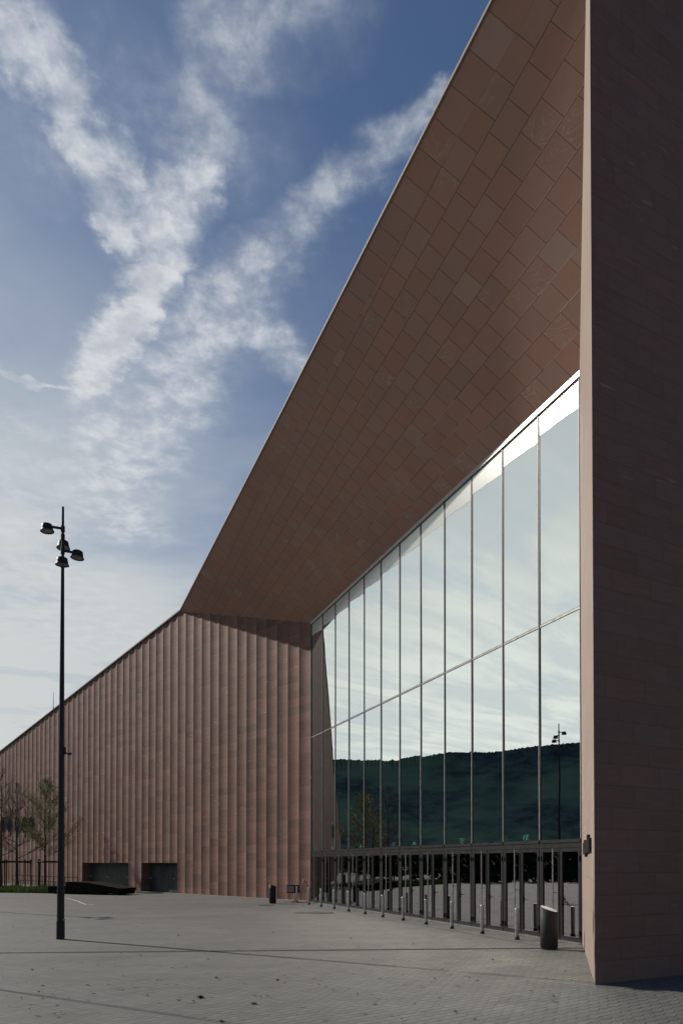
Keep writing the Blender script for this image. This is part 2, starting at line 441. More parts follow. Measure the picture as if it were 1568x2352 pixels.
def paving_mat():
    m, nt, b = new_mat('interlocking concrete pavers')
    tc = nt.nodes.new('ShaderNodeTexCoord'); x, y, _ = sep(nt, tc.outputs['Object'])
    e1 = Vector((0.354, 1.0)).normalized(); e2 = Vector((1.0, 0.30)).normalized(); det = e1.x * e2.y - e1.y * e2.x
    al = (x * e2.y - y * e2.x) * (1 / det); be = (y * e1.x - x * e1.y) * (1 / det)
    cw, ch = 0.185, 0.26
    c_ = (be / cw).floor(); fx = (be / cw).fract()
    ramp = ((fx - 0.70) / 0.30).clamp()          # every row steps up through a slanted riser once per stone
    ry = al / ch - (c_ + ramp) * 0.42; rw = ry.floor(); fy = ry.fract()
    ed = (fx.min(1.0 - fx)) * cw; eh = (fy.min(1.0 - fy)) * ch
    on = ramp.gt(0.02)
    j = eh.smooth(0.024, 0.008) * (on * 0.80 + 0.45 + white(nt, c_, rw).gt(0.72) * 0.35).min(1.0)
    j = j.max(ed.smooth(0.008, 0.002) * 0.16)
    r = white(nt, c_, rw)
    ob = tc.outputs['Object']
    n1 = noise(nt, ob, 0.13, 5.0, 0.6, 0.5); n2 = noise(nt, ob, 0.9, 5.0, 0.65, 0.3); n3 = noise(nt, ob, 14.0, 4.0, 0.7)
    n4 = noise(nt, comb(nt, x * 0.25 + y * 0.05, y * 1.1), 1.0, 5.0, 0.6, 0.6)
    val = (r - 0.5) * 0.22 + (n1 - 0.5) * 0.75 + (n2 - 0.5) * 0.55 + (n3 - 0.5) * 0.25 + (n4 - 0.5) * 0.55 + 1.0
    base = mixc(nt, n2.smooth(0.35, 0.65), (0.124, 0.124, 0.111), (0.115, 0.115, 0.108))
    c = mixc(nt, 1.0, base, comb(nt, val, val, val), 'MULTIPLY')
    spot = noise(nt, ob, 2.3, 2.0, 0.5).smooth(0.70, 0.76) * 0.35
    c = mixc(nt, spot, c, (0.05, 0.05, 0.048))
    c = mixc(nt, j, c, (0.016, 0.0155, 0.014))
    link(nt, c, b.inputs['Base Color'])
    link(nt, n2.lin(0.2, 0.8, 0.62, 0.80), b.inputs['Roughness']); b.inputs['Specular IOR Level'].default_value = 0.35
    bp = nt.nodes.new('ShaderNodeBump'); bp.inputs['Strength'].default_value = 0.6; bp.inputs['Distance'].default_value = 0.012
    link(nt, n3 * 0.35 + r * 0.15 - j, bp.inputs['Height']); link(nt, bp.outputs[0], b.inputs['Normal'])
    return m
M_PAVE = paving_mat()

def hill_mat():
    m, nt, b = new_mat('wooded hillside')
    tc = nt.nodes.new('ShaderNodeTexCoord'); ob = tc.outputs['Object']
    n = noise(nt, ob, 0.05, 6.0, 0.7); n2 = noise(nt, ob, 0.006, 3.0)
    c = mixc(nt, n.smooth(0.38, 0.62), (0.013, 0.024, 0.030), (0.032, 0.052, 0.060))  # bluish tone put into the colour in place of distance haze
    c = mixc(nt, n2.smooth(0.42, 0.62) * 0.7, c, (0.052, 0.092, 0.072))
    link(nt, c, b.inputs['Base Color']); b.inputs['Roughness'].default_value = 0.95; b.inputs['Specular IOR Level'].default_value = 0.0
    return m
M_HILL = hill_mat()


# ------------------------------------------------------------------ the setting
def build_ground():
    mb = MB(); s = 2500
    mb.face([(-s, -s, 0), (s, -s, 0), (s, s, 0), (-s, s, 0)])
    tag(mb.build('plaza', M_PAVE), kind='structure')
    rng = random.Random(3)                    # wooded ridge across the valley, left of the picture, mirrored in the glass
    mb = MB(); rows = 9; cols = 900; D0, D1 = 520.0, 900.0
    def top(az):
        t = (az + 68) / 25.0
        return 9.75 - 1.25 * t + 0.10 * math.sin(az * 0.7)
    P = []
    for i in range(cols + 1):
        az = -125 + 97 * i / cols
        h = math.tan(R(max(2.5, top(az) if az > -90 else top(-90) + (az + 90) * 0.08))) * D1
        if az > -36: h *= max(0.35, 1 - (az + 36) * 0.08)
        colp = []
        for k in range(rows + 1):
            t = k / rows; d = D0 + (D1 - D0) * t
            z = h * (t ** 1.25) + (1.5 * math.sin(i * .11 + k) if 0 < k < rows else (rng.uniform(-0.4, 1.4) + 0.6 * math.sin(i * .05) + (rng.uniform(0, 3) if rng.random() < .05 else 0) if k == rows else -2))
            colp.append(Vector((math.sin(R(az)) * d, math.cos(R(az)) * d, z)))
        colp.append(Vector((math.sin(R(az)) * 1500, math.cos(R(az)) * 1500, -5)))
        P.append(colp)
    for i in range(cols):
        for k in range(rows + 1):
            mb.face([P[i][k], P[i + 1][k], P[i + 1][k + 1], P[i][k + 1]])
    tag(mb.build('hills', M_HILL), kind='structure')
    # planting strip with tall grass at the left
    f0, f1 = ground(-330, 2046), ground(114, 2051.8)
    dv = flat(f1 - f0); bk = Vector((-dv.y, dv.x, 0)) * 6.5
    mb = MB(); up = Vector((0, 0, 0.03))
    mb.face([f0 + up, f1 + up, f1 + bk + up, f0 + bk + up]); tag(mb.build('planting_bed', M_SOIL), kind='structure')
    mb = MB(); L = (f1 - f0).length
    for i in range(16000):
        p = f0 + dv * rng.uniform(0, L) + bk * (rng.random() ** 1.6)
        n = 0.5 + 0.5 * math.sin(p.x * 1.9) * math.sin(p.y * 1.3 + p.x)
        h = rng.uniform(0.12, 0.32) + 0.40 * n * rng.random(); a = rng.uniform(0, 6.28); w = rng.uniform(0.012, 0.03)
        q = Vector((math.cos(a), math.sin(a), 0)); lean = Vector((rng.uniform(-1, 1), rng.uniform(-1, 1), 0)) * h * 0.35
        mb.face([p - q * w, p + q * w, p + lean + Vector((0, 0, h))])
    tag(mb.build('grass', M_GRASS), label='strip of unmown green grass below the young trees at the left', cat='grass', kind='stuff')
build_ground()

def strip(a, b, w, z, name, mat, label, cat):
    a, b = Vector((a.x, a.y, 0)), Vector((b.x, b.y, 0)); d = (b - a).normalized(); n = Vector((-d.y, d.x, 0)) * w / 2
    mb = MB(); k = max(1, int((b - a).length / 1.2))
    for i in range(k):                        # channel sections with fine gaps between them
        p, q = a + (b - a) * (i / k), a + (b - a) * ((i + 1) / k) - d * 0.012
        for s in (-1, 1):
            pts = [p + n * s, q + n * s, q + n * s * 0.72, p + n * s * 0.72]
            mb.face([x + Vector((0, 0, z)) for x in (pts if s < 0 else pts[::-1])])
        mb.face([x + Vector((0, 0, z - 0.002)) for x in (p - n * .7, q - n * .7, q + n * .7, p + n * .7)])
    return tag(mb.build(name, mat), label, cat)
M_SLOT = plain('black drain slot', (0.012, 0.012, 0.012), 0.9)
strip(ground(-260, 2191), ground(1341, 2177.5), 0.20, 0.006, 'slot_drain', M_SLOT, 'long dark slot drain crossing the whole plaza towards the large bin', 'drain')
strip(P0 + NG * 1.32 + DG * 0.2, G1 + NG * 1.32 + DG * 0.3, 0.05, 0.006, 'slot_drain', plain('grey drain slot', (0.07, 0.07, 0.066), 0.9), 'fine dark slot line running beside the row of steel bollards', 'drain')

def painted(pts, w, name, mat):
    mb = MB(); g = [ground(*p) for p in pts]
    for a, b in zip(g, g[1:]):
        d = (b - a).normalized(); n = Vector((-d.y, d.x, 0)) * w / 2; z = Vector((0, 0, 0.005))
        mb.face([a - n + z, b - n + z, b + n + z, a + n + z])
    tag(mb.build(name, mat), kind='structure')
painted([(150, 2063), (165, 2066), (180, 2070.5), (190, 2075), (198, 2077.5), (218, 2078)], 0.07, 'white_marking', M_PAINT)
painted([(-60, 2061.5), (36, 2062)], 0.16, 'red_marking', M_REDP)

def cover(x, y, r, label):
    p = ground(x, y); t = thing('drain_cover', label, 'drain cover', (p.x, p.y, 0.0), 0.3, 'round covers in the paving')
    mb = MB(); mb.lathe([(0.001, 0.006), (r * 0.88, 0.006)], 24); mb.build('lid', M_IRON, t)
    mb = MB(); mb.lathe([(r * 0.9, 0.002), (r * 0.9, 0.009), (r, 0.009), (r, 0.001)], 24); mb.build('rim', M_SLOT, t)
cover(612, 2079.3, 0.42, 'dark round iron cover in front of the black bin by the wall')
cover(692, 2097, 0.32, 'smaller of the two dark covers close together in the paving')
cover(737, 2097, 0.55, 'largest dark iron cover, level with the fourth bollard')


# ------------------------------------------------------------------ the hall
hall = thing('convention_hall', 'huge red sandstone hall with fluted wall and tall glass entrance', 'building', tuple(G1))
PITCHF, DEPTH = (on_line(G1, DW, 403.3, 2000)[1] + on_line(G1, DW, 294, 2000)[1] + on_line(G1, DW, 323.8, 2000)[1] + on_line(G1, DW, 193.3, 2000)[1]) / 83, 0.054
LEND = 110.0
print('pitch', PITCHF, on_line(G1, DW, 323.8, 2000)[1] / PITCHF, on_line(G1, DW, 294, 2000)[1] / PITCHF, on_line(G1, DW, 193.3, 2000)[1] / PITCHF)
def wall_top(l):
    if l <= LA: return GH + (TA.z - GH) * l / LA
    return TA.z + (T0.z - TA.z) * (l - LA) / (L0 - LA)
GATES = [(14, 19, 2.14), (21, 29, 2.14)]
def flute(u, l=None):
    return -DEPTH * (1 - (2 * u - 1) ** 2)
def build_flutes():
    mb = MB(); K = 10
    n = int(LEND / PITCHF)
    for i in range(n):
        z0 = 0.0
        for a, b, h in GATES:
            if a <= i < b: z0 = h
        for k in range(K):
            u0, u1 = k / K, (k + 1) / K
            l0, l1 = (i + u0) * PITCHF, (i + u1) * PITCHF
            A = G1 + DW * l0 + NW * flute(u0); B = G1 + DW * l1 + NW * flute(u1)
            t0, t1 = wall_top(l0), wall_top(l1)
            segs = max(1, int((t0 - z0) / 4))
            for s in range(segs):
                za0, za1 = z0 + (t0 - z0) * s / segs, z0 + (t0 - z0) * (s + 1) / segs
                zb0, zb1 = z0 + (t1 - z0) * s / segs, z0 + (t1 - z0) * (s + 1) / segs
                ua, ub = l0 + 1e-3 * (k == 0), l1 - 1e-3 * (k == K - 1)
                mb.face([Vector((A.x, A.y, za0)), Vector((A.x, A.y, za1)), Vector((B.x, B.y, zb1)), Vector((B.x, B.y, zb0))],
                        [(ua / PITCHF, za0), (ua / PITCHF, za1), (ub / PITCHF, zb1), (ub / PITCHF, zb0)], False)
    return mb.build('fluted_wall', M_FLUTE, hall, True)
FW = build_flutes()

def wpt(l, out, z): 
    p = G1 + DW * l + NW * out; return Vector((p.x, p.y, z))
# coping along the dropping roof edge, metal, straight over the flutes
mb = MB(); mb.bar(wpt(LA - 0.05, -0.10, wall_top(LA) + 0.05), wpt(LEND, -0.10, wall_top(LEND) + 0.05), 0.32, 0.10); mb.build('coping', M_IRON, hall, True)

M_KERB = plain('pale base kerb', (0.26, 0.225, 0.20), 0.8)
mb = MB()
mb.bar(wpt(0.05, 0.12, 0.03), wpt(LEND, 0.12, 0.03), 0.24, 0.06)
mb.build('base_kerb', M_KERB, hall, True)
for a, b, h in GATES:
    l0, l1 = a * PITCHF, b * PITCHF; dp = 0.75
    mb = MB()
    for l, s in ((l0, 1), (l1, -1)):           # side reveals in stone
        q = [wpt(l, 0, 0), wpt(l, 0, h), wpt(l, -dp, h), wpt(l, -dp, 0)]
        mb.face(q if s > 0 else q[::-1], [(0, 0), (0, h), (dp, h), (dp, 0)])
    mb.face([wpt(l0, 0, h + .002), wpt(l1, 0, h + .002), wpt(l1, -dp, h + .002), wpt(l0, -dp, h + .002)], [(l0, 0), (l1, 0), (l1, dp), (l0, dp)])
    rec = mb.build('gate_recess', M_FLUTE, hall, True)
    n = 5 if b - a > 5 else 3; w = (l1 - l0) / n
    for k in range(n):
        m0, m1 = l0 + k * w + 0.012, l0 + (k + 1) * w - 0.012
        mb = MB(); c = wpt((m0 + m1) / 2, -dp + 0.03, h / 2 + 0.01)
        Mx = Matrix.Translation(c) @ Matrix(((DW.x, NW.x, 0), (DW.y, NW.y, 0), (0, 0, 1))).to_4x4()
        mb.box((0, 0, 0), (m1 - m0, 0.06, h - 0.02), Mx)
        g = mb.build('gate_panel', M_DOORM, hall, True)
        if k % 2 == 0:
            mb = MB(); q = wpt(m1 - 0.18, -dp + 0.09, 1.02); mb.lathe([(0.001, 0.03), (0.07, 0.03), (0.08, 0), (0.08, -0.02)], 10, Matrix.Translation(q) @ NW.to_track_quat('Z', 'Y').to_matrix().to_4x4())
            mb.bar(q + NW * 0.05, q + NW * 0.05 + DW * 0.16, 0.03); mb.build('gate_handle', M_STEEL, g, True)

# lens shaped windows in the fluted wall, far left
for wx in (72.6, 56.5, 40.4, 22.5, 7.3, -8.0):
    q_, l = on_line(G1, DW, wx, 1894); zc, hh, hw = q_.z, 0.80, 0.66
    mb = MB(); N = 32; ring0, ring1 = [], []
    for k in range(N):                         # stone lips drawn out to points above and below
        a = 2 * math.pi * k / N; cx, cz = math.cos(a), math.sin(a)
        pt = 1.0 + (1.05 if cz > 0 else 0.45) * max(0, abs(cz) - 0.5) ** 2 * 4.0
        ring1.append(wpt(l + hw * cx, 0.02, zc + hh * cz))
        ring0.append(wpt(l + (hw + 0.16) * cx * (1 if abs(cz) < .92 else .5), -0.05 if abs(cx) > .35 else 0.004, zc + (hh + .05) * cz * pt))
    for k in range(N):
        k2 = (k + 1) % N; mb.face([ring0[k], ring0[k2], ring1[k2], ring1[k]], [(l, ring0[k].z), (l, ring0[k2].z), (l + .1, ring1[k2].z), (l + .1, ring1[k].z)])
    fr = mb.build('oval_window', M_FLUTE, hall, True)
    mb = MB(); mb.face([p + NW * 0.004 for p in ring1][::-1]); mb.build('window_glass', M_VGLASS, fr, True)

# soffit: a warped sheet from the head of the glass up to the roof edge
G1T, G2T = Vector((G1.x, G1.y, GH)), Vector((P0.x, P0.y, GH))
def soff(u, v):
    return G2T * (1 - u) * (1 - v) + TB * (1 - u) * v + G1T * u * (1 - v) + TA * u * v
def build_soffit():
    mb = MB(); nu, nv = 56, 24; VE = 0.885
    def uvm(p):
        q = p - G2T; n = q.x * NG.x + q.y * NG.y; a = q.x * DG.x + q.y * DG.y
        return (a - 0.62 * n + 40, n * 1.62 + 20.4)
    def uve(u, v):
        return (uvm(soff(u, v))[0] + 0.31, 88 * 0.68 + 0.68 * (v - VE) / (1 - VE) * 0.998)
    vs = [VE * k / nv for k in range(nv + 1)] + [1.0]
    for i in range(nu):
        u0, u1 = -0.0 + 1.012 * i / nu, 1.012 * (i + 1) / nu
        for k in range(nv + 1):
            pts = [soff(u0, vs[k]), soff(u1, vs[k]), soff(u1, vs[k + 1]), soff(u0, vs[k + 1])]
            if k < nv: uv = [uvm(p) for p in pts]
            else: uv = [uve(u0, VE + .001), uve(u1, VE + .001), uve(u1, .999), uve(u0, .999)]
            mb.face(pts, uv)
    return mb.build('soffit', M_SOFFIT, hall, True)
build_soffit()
# pale arris along the roof edge
mb = MB(); o_ = NG * 0.02 + Vector((0, 0, 0.045)); mb.bar(TA + o_, TB + o_, 0.08, 0.08); mb.build('roof_edge', M_JAMB, hall, True)

# reveal beside the glass, and the shaded end wall
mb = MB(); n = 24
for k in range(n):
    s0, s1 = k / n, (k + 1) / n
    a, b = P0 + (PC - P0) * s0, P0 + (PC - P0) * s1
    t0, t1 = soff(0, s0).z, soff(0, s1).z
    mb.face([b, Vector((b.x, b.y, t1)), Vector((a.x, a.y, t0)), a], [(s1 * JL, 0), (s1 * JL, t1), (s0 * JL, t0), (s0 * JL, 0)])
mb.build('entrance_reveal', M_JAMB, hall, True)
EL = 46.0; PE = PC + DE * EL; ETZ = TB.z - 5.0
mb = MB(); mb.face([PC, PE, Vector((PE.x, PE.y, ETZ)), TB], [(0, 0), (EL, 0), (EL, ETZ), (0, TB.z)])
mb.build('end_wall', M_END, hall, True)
WE = wpt(LEND, 0, 0); BK = PE + DW * 70
mb = MB()
WT = Vector((WE.x, WE.y, wall_top(LEND))); PT = Vector((PE.x, PE.y, ETZ)); BT = Vector((BK.x, BK.y, 12.0)); BTf = Vector((BK.x, BK.y, 0))
z = Vector((0, 0, 0.08))
for tri in ((TA, TB, PT), (TA, PT, BT), (TA, BT, WT)): mb.face([p + z for p in tri])
mb.build('roof', M_ROOF, hall, True)
mb = MB(); mb.face([PE, BTf, BT, PT], [(0, 0), (60, 0), (60, 12), (0, ETZ)]); mb.face([WE, WT, BT, BTf], [(0, 0), (0, 12), (60, 12), (60, 0)])
mb.build('rear_wall', M_END, hall, True)

# ---- glazed front
GM = Matrix(((DG.x, NG.x, 0), (DG.y, NG.y, 0), (0, 0, 1))).to_4x4()
def gp(l, out, zz):
    p = P0 + DG * l + NG * out; return Vector((p.x, p.y, zz))
def gbox(mb, l0, l1, o0, o1, z0, z1):
    mb.box((0, 0, 0), (l1 - l0, o1 - o0, z1 - z0), Matrix.Translation(gp((l0 + l1) / 2, (o0 + o1) / 2, (z0 + z1) / 2)) @ GM)
ZD = on_line(P0, DG, 1331, 1946)[0].z       # underside of the door head
ZT = on_line(P0, DG, 1331, 1926)[0].z       # top of it
ZM = on_line(P0, DG, 1331, 1393)[0].z       # slender middle transom
print('ZD', ZD, ZT, ZM)
INS = -0.06                                 # the glass stands a little behind the wall line
for i in range(NP + 1):
    l = min(max(i * PANE, 0.045), GLEN - 0.045); mb = MB()
    gbox(mb, l - 0.032, l + 0.032, INS - 0.08, INS + 0.026, 0.0, GH - 0.05)
    mu = mb.build('mullion', M_FRAME, hall, True)
    mb = MB(); gbox(mb, l + 0.014, l + 0.034, INS + 0.0262, INS + 0.040, ZT + 0.004, GH - 0.16); mb.build('cap_strip', M_CAP, mu, True)
mb = MB(); gbox(mb, 0.0, GLEN, INS - 0.10, INS + 0.07, GH - 0.14, GH + 0.10); mb.build('head_rail', M_TRIM, hall, True)
for i in range(NP):
    l0, l1 = i * PANE + 0.036, (i + 1) * PANE - 0.036
    if i == 0: l0 += 0.045
    if i == NP - 1: l1 -= 0.045
    mb = MB(); gbox(mb, l0, l1, INS - 0.03, INS + 0.024, ZM - 0.03, ZM + 0.03); mb.build('transom', M_TRIM, hall, True)
    mb = MB(); gbox(mb, l0, l1, INS - 0.06, INS + 0.05, ZT - 0.09, ZT); gbox(mb, l0, l1, INS - 0.05, INS + 0.03, ZD, ZT - 0.093)
    mb.build('door_head', M_FRAME, hall, True)
    rng = random.Random(100 + i)
    for nm, z0, z1 in (('window_pane', ZT + 0.002, ZM - 0.047), ('window_pane', ZM + 0.047, GH - 0.142)):
        mb = MB(); k_ = 0.15 if i > 8 else 1.0; a, b = k_ * rng.uniform(-.0020, .0020), k_ * rng.uniform(-.0014, .0014)
        c = gp((l0 + l1) / 2, INS, (z0 + z1) / 2)
        mb.box((0, 0, 0), (l1 - l0, 0.016, z1 - z0), Matrix.Translation(c) @ GM @ Matrix.Rotation(a, 4, 'Z') @ Matrix.Rotation(b, 4, 'X'))
        mb.build(nm, M_GLASS, hall, True)
    # pale blind roll at the head of each bay, its lower edge hanging unevenly
    mb = MB(); q = 8; hs = [0.62 + 0.16 * (k / q) + rng.uniform(-.015, .015) for k in range(q + 1)]
    for k in range(q):
        a0, a1 = l0 + (l1 - l0) * k / q, l0 + (l1 - l0) * (k + 1) / q; oo = INS + 0.012
        ha, hb = GH - 0.142 - hs[q - k], GH - 0.142 - hs[q - k - 1]
        mb.face([gp(a0, oo, ha), gp(a0, oo, GH - .142), gp(a1, oo, GH - .142), gp(a1, oo, hb)])
        mb.face([gp(a0, oo, ha), gp(a1, oo, hb), gp(a1, oo - .006, hb), gp(a0, oo - .006, ha)])
    mb.build('head_panel', M_FRIT, hall, True)
    # a pair of glazed door leaves with one long pull bar
    md = (l0 + l1) / 2
    for s, (d0, d1) in enumerate(((l0 + 0.012, md - 0.006), (md + 0.006, l1 - 0.012))):
        fw = 0.085; o0, o1 = INS - 0.035, INS + 0.035; mb = MB()
        gbox(mb, d0, d0 + fw, o0, o1, 0.02, ZD - 0.01); gbox(mb, d1 - fw, d1, o0, o1, 0.02, ZD - 0.01)
        gbox(mb, d0 + fw, d1 - fw, o0, o1, 0.02, 0.15); gbox(mb, d0 + fw, d1 - fw, o0, o1, ZD - 0.11, ZD - 0.01)
        dr = mb.build('glass_door', M_FRAME, hall, True)
        mb = MB(); a = rng.uniform(-.001, .001)
        mb.box((0, 0, 0), (d1 - d0 - 2 * fw, 0.012, ZD - 0.11 - 0.15), Matrix.Translation(gp((d0 + d1) / 2, INS, (ZD + 0.04) / 2)) @ GM @ Matrix.Rotation(a, 4, 'Z'))
        mb.build('door_pane', M_DGLASS, dr, True)
        if s == 1:
            mb = MB(); lb = d0 + 0.17; ob = INS + 0.14
            mb.tube([gp(lb, ob, 0.16), gp(lb, ob, ZD - 0.02)], 0.021, 10)
            for zz in (0.30, 1.35, ZD - 0.16): mb.bar(gp(lb, ob, zz), gp(lb, INS + 0.03, zz), 0.022)
            mb.build('pull_bar', M_STEEL, dr, True)
        else:
            mb = MB(); gbox(mb, d1 - 0.075, d1 - 0.035, INS + 0.035, INS + 0.05, 0.98, 1.14); mb.bar(gp(d1 - .055, INS + .08, 1.06), gp(d1 - .19, INS + .08, 1.06), 0.02)
            mb.bar(gp(d1 - .055, INS + .05, 1.06), gp(d1 - .055, INS + .09, 1.06), 0.02); mb.build('door_handle', M_BLACK, dr, True)
        hl = d0 + 0.02 if s == 0 else d1 - 0.02
        for zz in (0.28, ZD - 0.30):
            mb = MB(); mb.tube([gp(hl, INS + .05, zz - .07), gp(hl, INS + .05, zz + .07)], 0.016, 6); mb.build('hinge', M_BLACK, dr, True)
mb = MB(); gbox(mb, 0.0, GLEN, INS - 0.30, INS + 0.16, 0.0, 0.018); mb.build('threshold', M_TRIM, hall, True)
# the dim foyer behind the glass
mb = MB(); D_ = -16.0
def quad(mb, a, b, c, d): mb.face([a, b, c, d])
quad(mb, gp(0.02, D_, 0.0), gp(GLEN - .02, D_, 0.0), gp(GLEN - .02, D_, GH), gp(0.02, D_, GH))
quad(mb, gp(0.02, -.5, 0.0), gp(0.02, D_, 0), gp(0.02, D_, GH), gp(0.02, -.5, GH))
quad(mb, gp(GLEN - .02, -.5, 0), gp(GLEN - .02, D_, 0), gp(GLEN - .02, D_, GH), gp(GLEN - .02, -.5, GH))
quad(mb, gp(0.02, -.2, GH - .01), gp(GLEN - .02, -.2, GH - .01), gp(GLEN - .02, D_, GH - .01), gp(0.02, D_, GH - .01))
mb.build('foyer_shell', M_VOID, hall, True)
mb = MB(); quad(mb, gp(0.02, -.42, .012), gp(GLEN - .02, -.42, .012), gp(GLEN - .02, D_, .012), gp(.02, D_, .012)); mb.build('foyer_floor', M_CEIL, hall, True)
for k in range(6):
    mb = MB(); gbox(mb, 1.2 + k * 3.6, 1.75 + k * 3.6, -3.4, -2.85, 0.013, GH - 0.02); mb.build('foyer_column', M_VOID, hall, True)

# emergency exit signs hanging just inside the doors
EXITS = [(762, 'tenth'), (827, 'eighth'), (904, 'sixth'), (950, 'fifth'), (1060, 'third'), (1206, 'first')]
for k, (x, od) in enumerate(EXITS):
    p, l = on_line(P0 - NG * 0.45, DG, x, 1955); c = gp(l, -0.45, ZT + 0.13)
    lab = ['green exit sign nearest the fluted wall, in the dark far bays', 'second green exit sign counted from the fluted wall', 'third green exit sign counted from the fluted wall',
           'green exit sign in front of the mirrored tree, middle of the glass front', 'second green exit sign counted from the large bin', 'green exit sign above the doors nearest the large bin'][k]
    t = thing('exit_sign', lab, 'exit sign', tuple(c), math.atan2(DG.y, DG.x), 'green exit signs inside the glass front')
    mb = MB(); mb.box((0, 0, 0), (0.21, 0.03, 0.18)); mb.build('sign_face', M_EXIT, t)
    mb = MB(); mb.bar((0, 0, 0.085), (0, 0, 0.5), 0.014); mb.build('hanger', M_FRAME, t)

# rooftop mast beyond the left part of the wall
pm, lm = on_line(G1, DW, 110.5, 1640)
t = thing('roof_mast', 'thin aerial mast rising above the roof edge left of the street lamp', 'mast', tuple(wpt(lm, -0.5, wall_top(lm) - .1)))
zt = on_line(G1, DW, 110, 1588)[0].z - (wall_top(lm) - .1)
mb = MB(); mb.tube([(0, 0, 0), (0, 0, 0.8)], 0.055, 8); mb.build('mast_foot', M_IRON, t)
mb = MB(); mb.tube([(0, 0, 0.8), (0, 0, zt)], [0.028, 0.016], 6); mb.build('rod', M_IRON, t)

# black metal emblem fixed to the sunlit reveal: tight upright strokes with a few risers and tails
def build_emblem():
    NJ = Vector((JV.y, -JV.x, 0))
    if NJ.x > 0: NJ = -NJ
    def jp(s, o, z): 
        p = P0 + JV * (s * JL) + NJ * o; return (p.x, p.y, z)
    root = thing('wall_emblem', 'black openwork metal emblem fixed to the sunlit stone edge by the doors', 'emblem', jp(0.6, 0, 2.3))
    mb = MB(); rng = random.Random(5)
    zb = lambda s: 2.36 + 0.05 * s
    s0, s1 = 0.37, 0.84; n = 11
    for k in range(n):
        s = s0 + (s1 - s0) * k / (n - 1); a, b = zb(s), zb(s) + 0.27
        if k == 2: b += 0.05
        if k in (3, 4): a -= 0.07
        if k in (7, 8): b += 0.09
        mb.bar(jp(s, 0.03, a), jp(s, 0.03, b), 0.05, 0.03)
    for z in (0.02, 0.25): mb.bar(jp(s0, 0.03, zb(s0) + z), jp(s1, 0.03, zb(s1) + z), 0.03, 0.035)
    for k in range(0, n - 1, 2):
        s = s0 + (s1 - s0) * k / (n - 1); e = (s1 - s0) / (n - 1)
        mb.bar(jp(s, 0.03, zb(s) + rng.uniform(.06, .22)), jp(s + e, 0.03, zb(s) + rng.uniform(.06, .22)), 0.03, 0.04)
    mb.build('emblem_strokes', M_BLACK, root, True)
    mb = MB()
    for s in (0.4, 0.6, 0.8): mb.bar(jp(s, 0.0, zb(s) + .18), jp(s, 0.05, zb(s) + .18), 0.03)
    mb.build('bracket', M_BLACK, root, True)
build_emblem()


# ------------------------------------------------------------------ street lamps
def make_lamp():
    t = thing('street_lamp', 'tall tapered black street lamp with four drum lamp heads', 'street lamp', (0, 0, 0), 0.0, 'black plaza lamps')
    H = 12.43
    mb = MB(); mb.tube([(0, 0, 0.50), (0, 0, 5.0), (0, 0, 10.0), (0, 0, H)], [0.103, 0.078, 0.050, 0.033], 20); mb.build('pole', M_BLACK, t)
    mb = MB(); mb.tube([(0, 0, 0), (0, 0, 0.53)], [0.116, 0.113], 20); b = mb.build('pole_base', M_BLACK, t)
    mb = MB()
    for a in (2.7, 0.45, 4.2, 5.8): mb.tube([(0.10 * math.cos(a), 0.10 * math.sin(a), 0.56), (0.128 * math.cos(a), 0.128 * math.sin(a), 0.56)], 0.017, 6)
    mb.build('bolt', M_CHROME, b)
    for zz, az, d in ((H - 0.66, 179, 0.42), (H - 0.90, 88, 0.42), (H - 1.30, 0, 0.40), (H - 1.70, 268, 0.34)):
        a = R(az + 21.9); q = Vector((math.cos(a), math.sin(a), 0)); c = q * d
        tilt = Matrix.Translation((c.x, c.y, zz)) @ Matrix.Rotation(R(4), 4, Vector((-q.y, q.x, 0)))
        mb = MB(); mb.lathe([(0.001, 0.100), (0.10, 0.095), (0.140, 0.072), (0.158, -0.02), (0.165, -0.085), (0.192, -0.116), (0.190, -0.126), (0.155, -0.110)], 24, tilt)
        hd = mb.build('lamp_head', M_BLACK, t)
        mb = MB(); mb.lathe([(0.001, -0.107), (0.156, -0.107)], 24, tilt); mb.build('lens', M_DIM, hd)
        mb = MB(); mb.bar(q * 0.03 + Vector((0, 0, zz + .03)), q * (d - .10) + Vector((0, 0, zz + .03)), 0.055); mb.build('arm', M_BLACK, t)
        mb = MB(); mb.tube([(0, 0, zz - 0.06), (0, 0, zz + 0.10)], 0.058, 12); mb.build('collar', M_BLACK, t)
    mb = MB(); zc = 5.35; mb.bar((0.06, 0, zc), (0.22, -0.04, zc - 0.06), 0.035); mb.tube([(0.20, -.04, zc - .07), (0.30, -.05, zc - .045)], 0.035, 8); mb.box((0.08, 0, zc + 0.04), (0.07, 0.09, 0.20)); mb.build('camera_bracket', M_BLACK, t)
    return t
LP = ground(139.5, 2157)
lamp = make_lamp(); lamp.location = (LP.x, LP.y, 0)
lamp['label'] = 'tall tapered black street lamp with four drum heads standing on the plaza'
dup(lamp, (-23.3, 35.3, 0), 0.15, 'matching black street lamp seen only mirrored in the second bay of the glass')
SH = 12.43 / math.tan(SUN_EL)
def by_shadow(x, y):                        # foot of a lamp whose shadow ends at this photo point
    g = ground(x, y); return (g.x + SH * math.sin(SUN_AZ), g.y + SH * math.cos(SUN_AZ), 0)
dup(lamp, by_shadow(980, 2416), 0.4, 'slim black lamp out of view whose thin shadow crosses the bottom left paving').scale = (0.5, 0.5, 1.0)


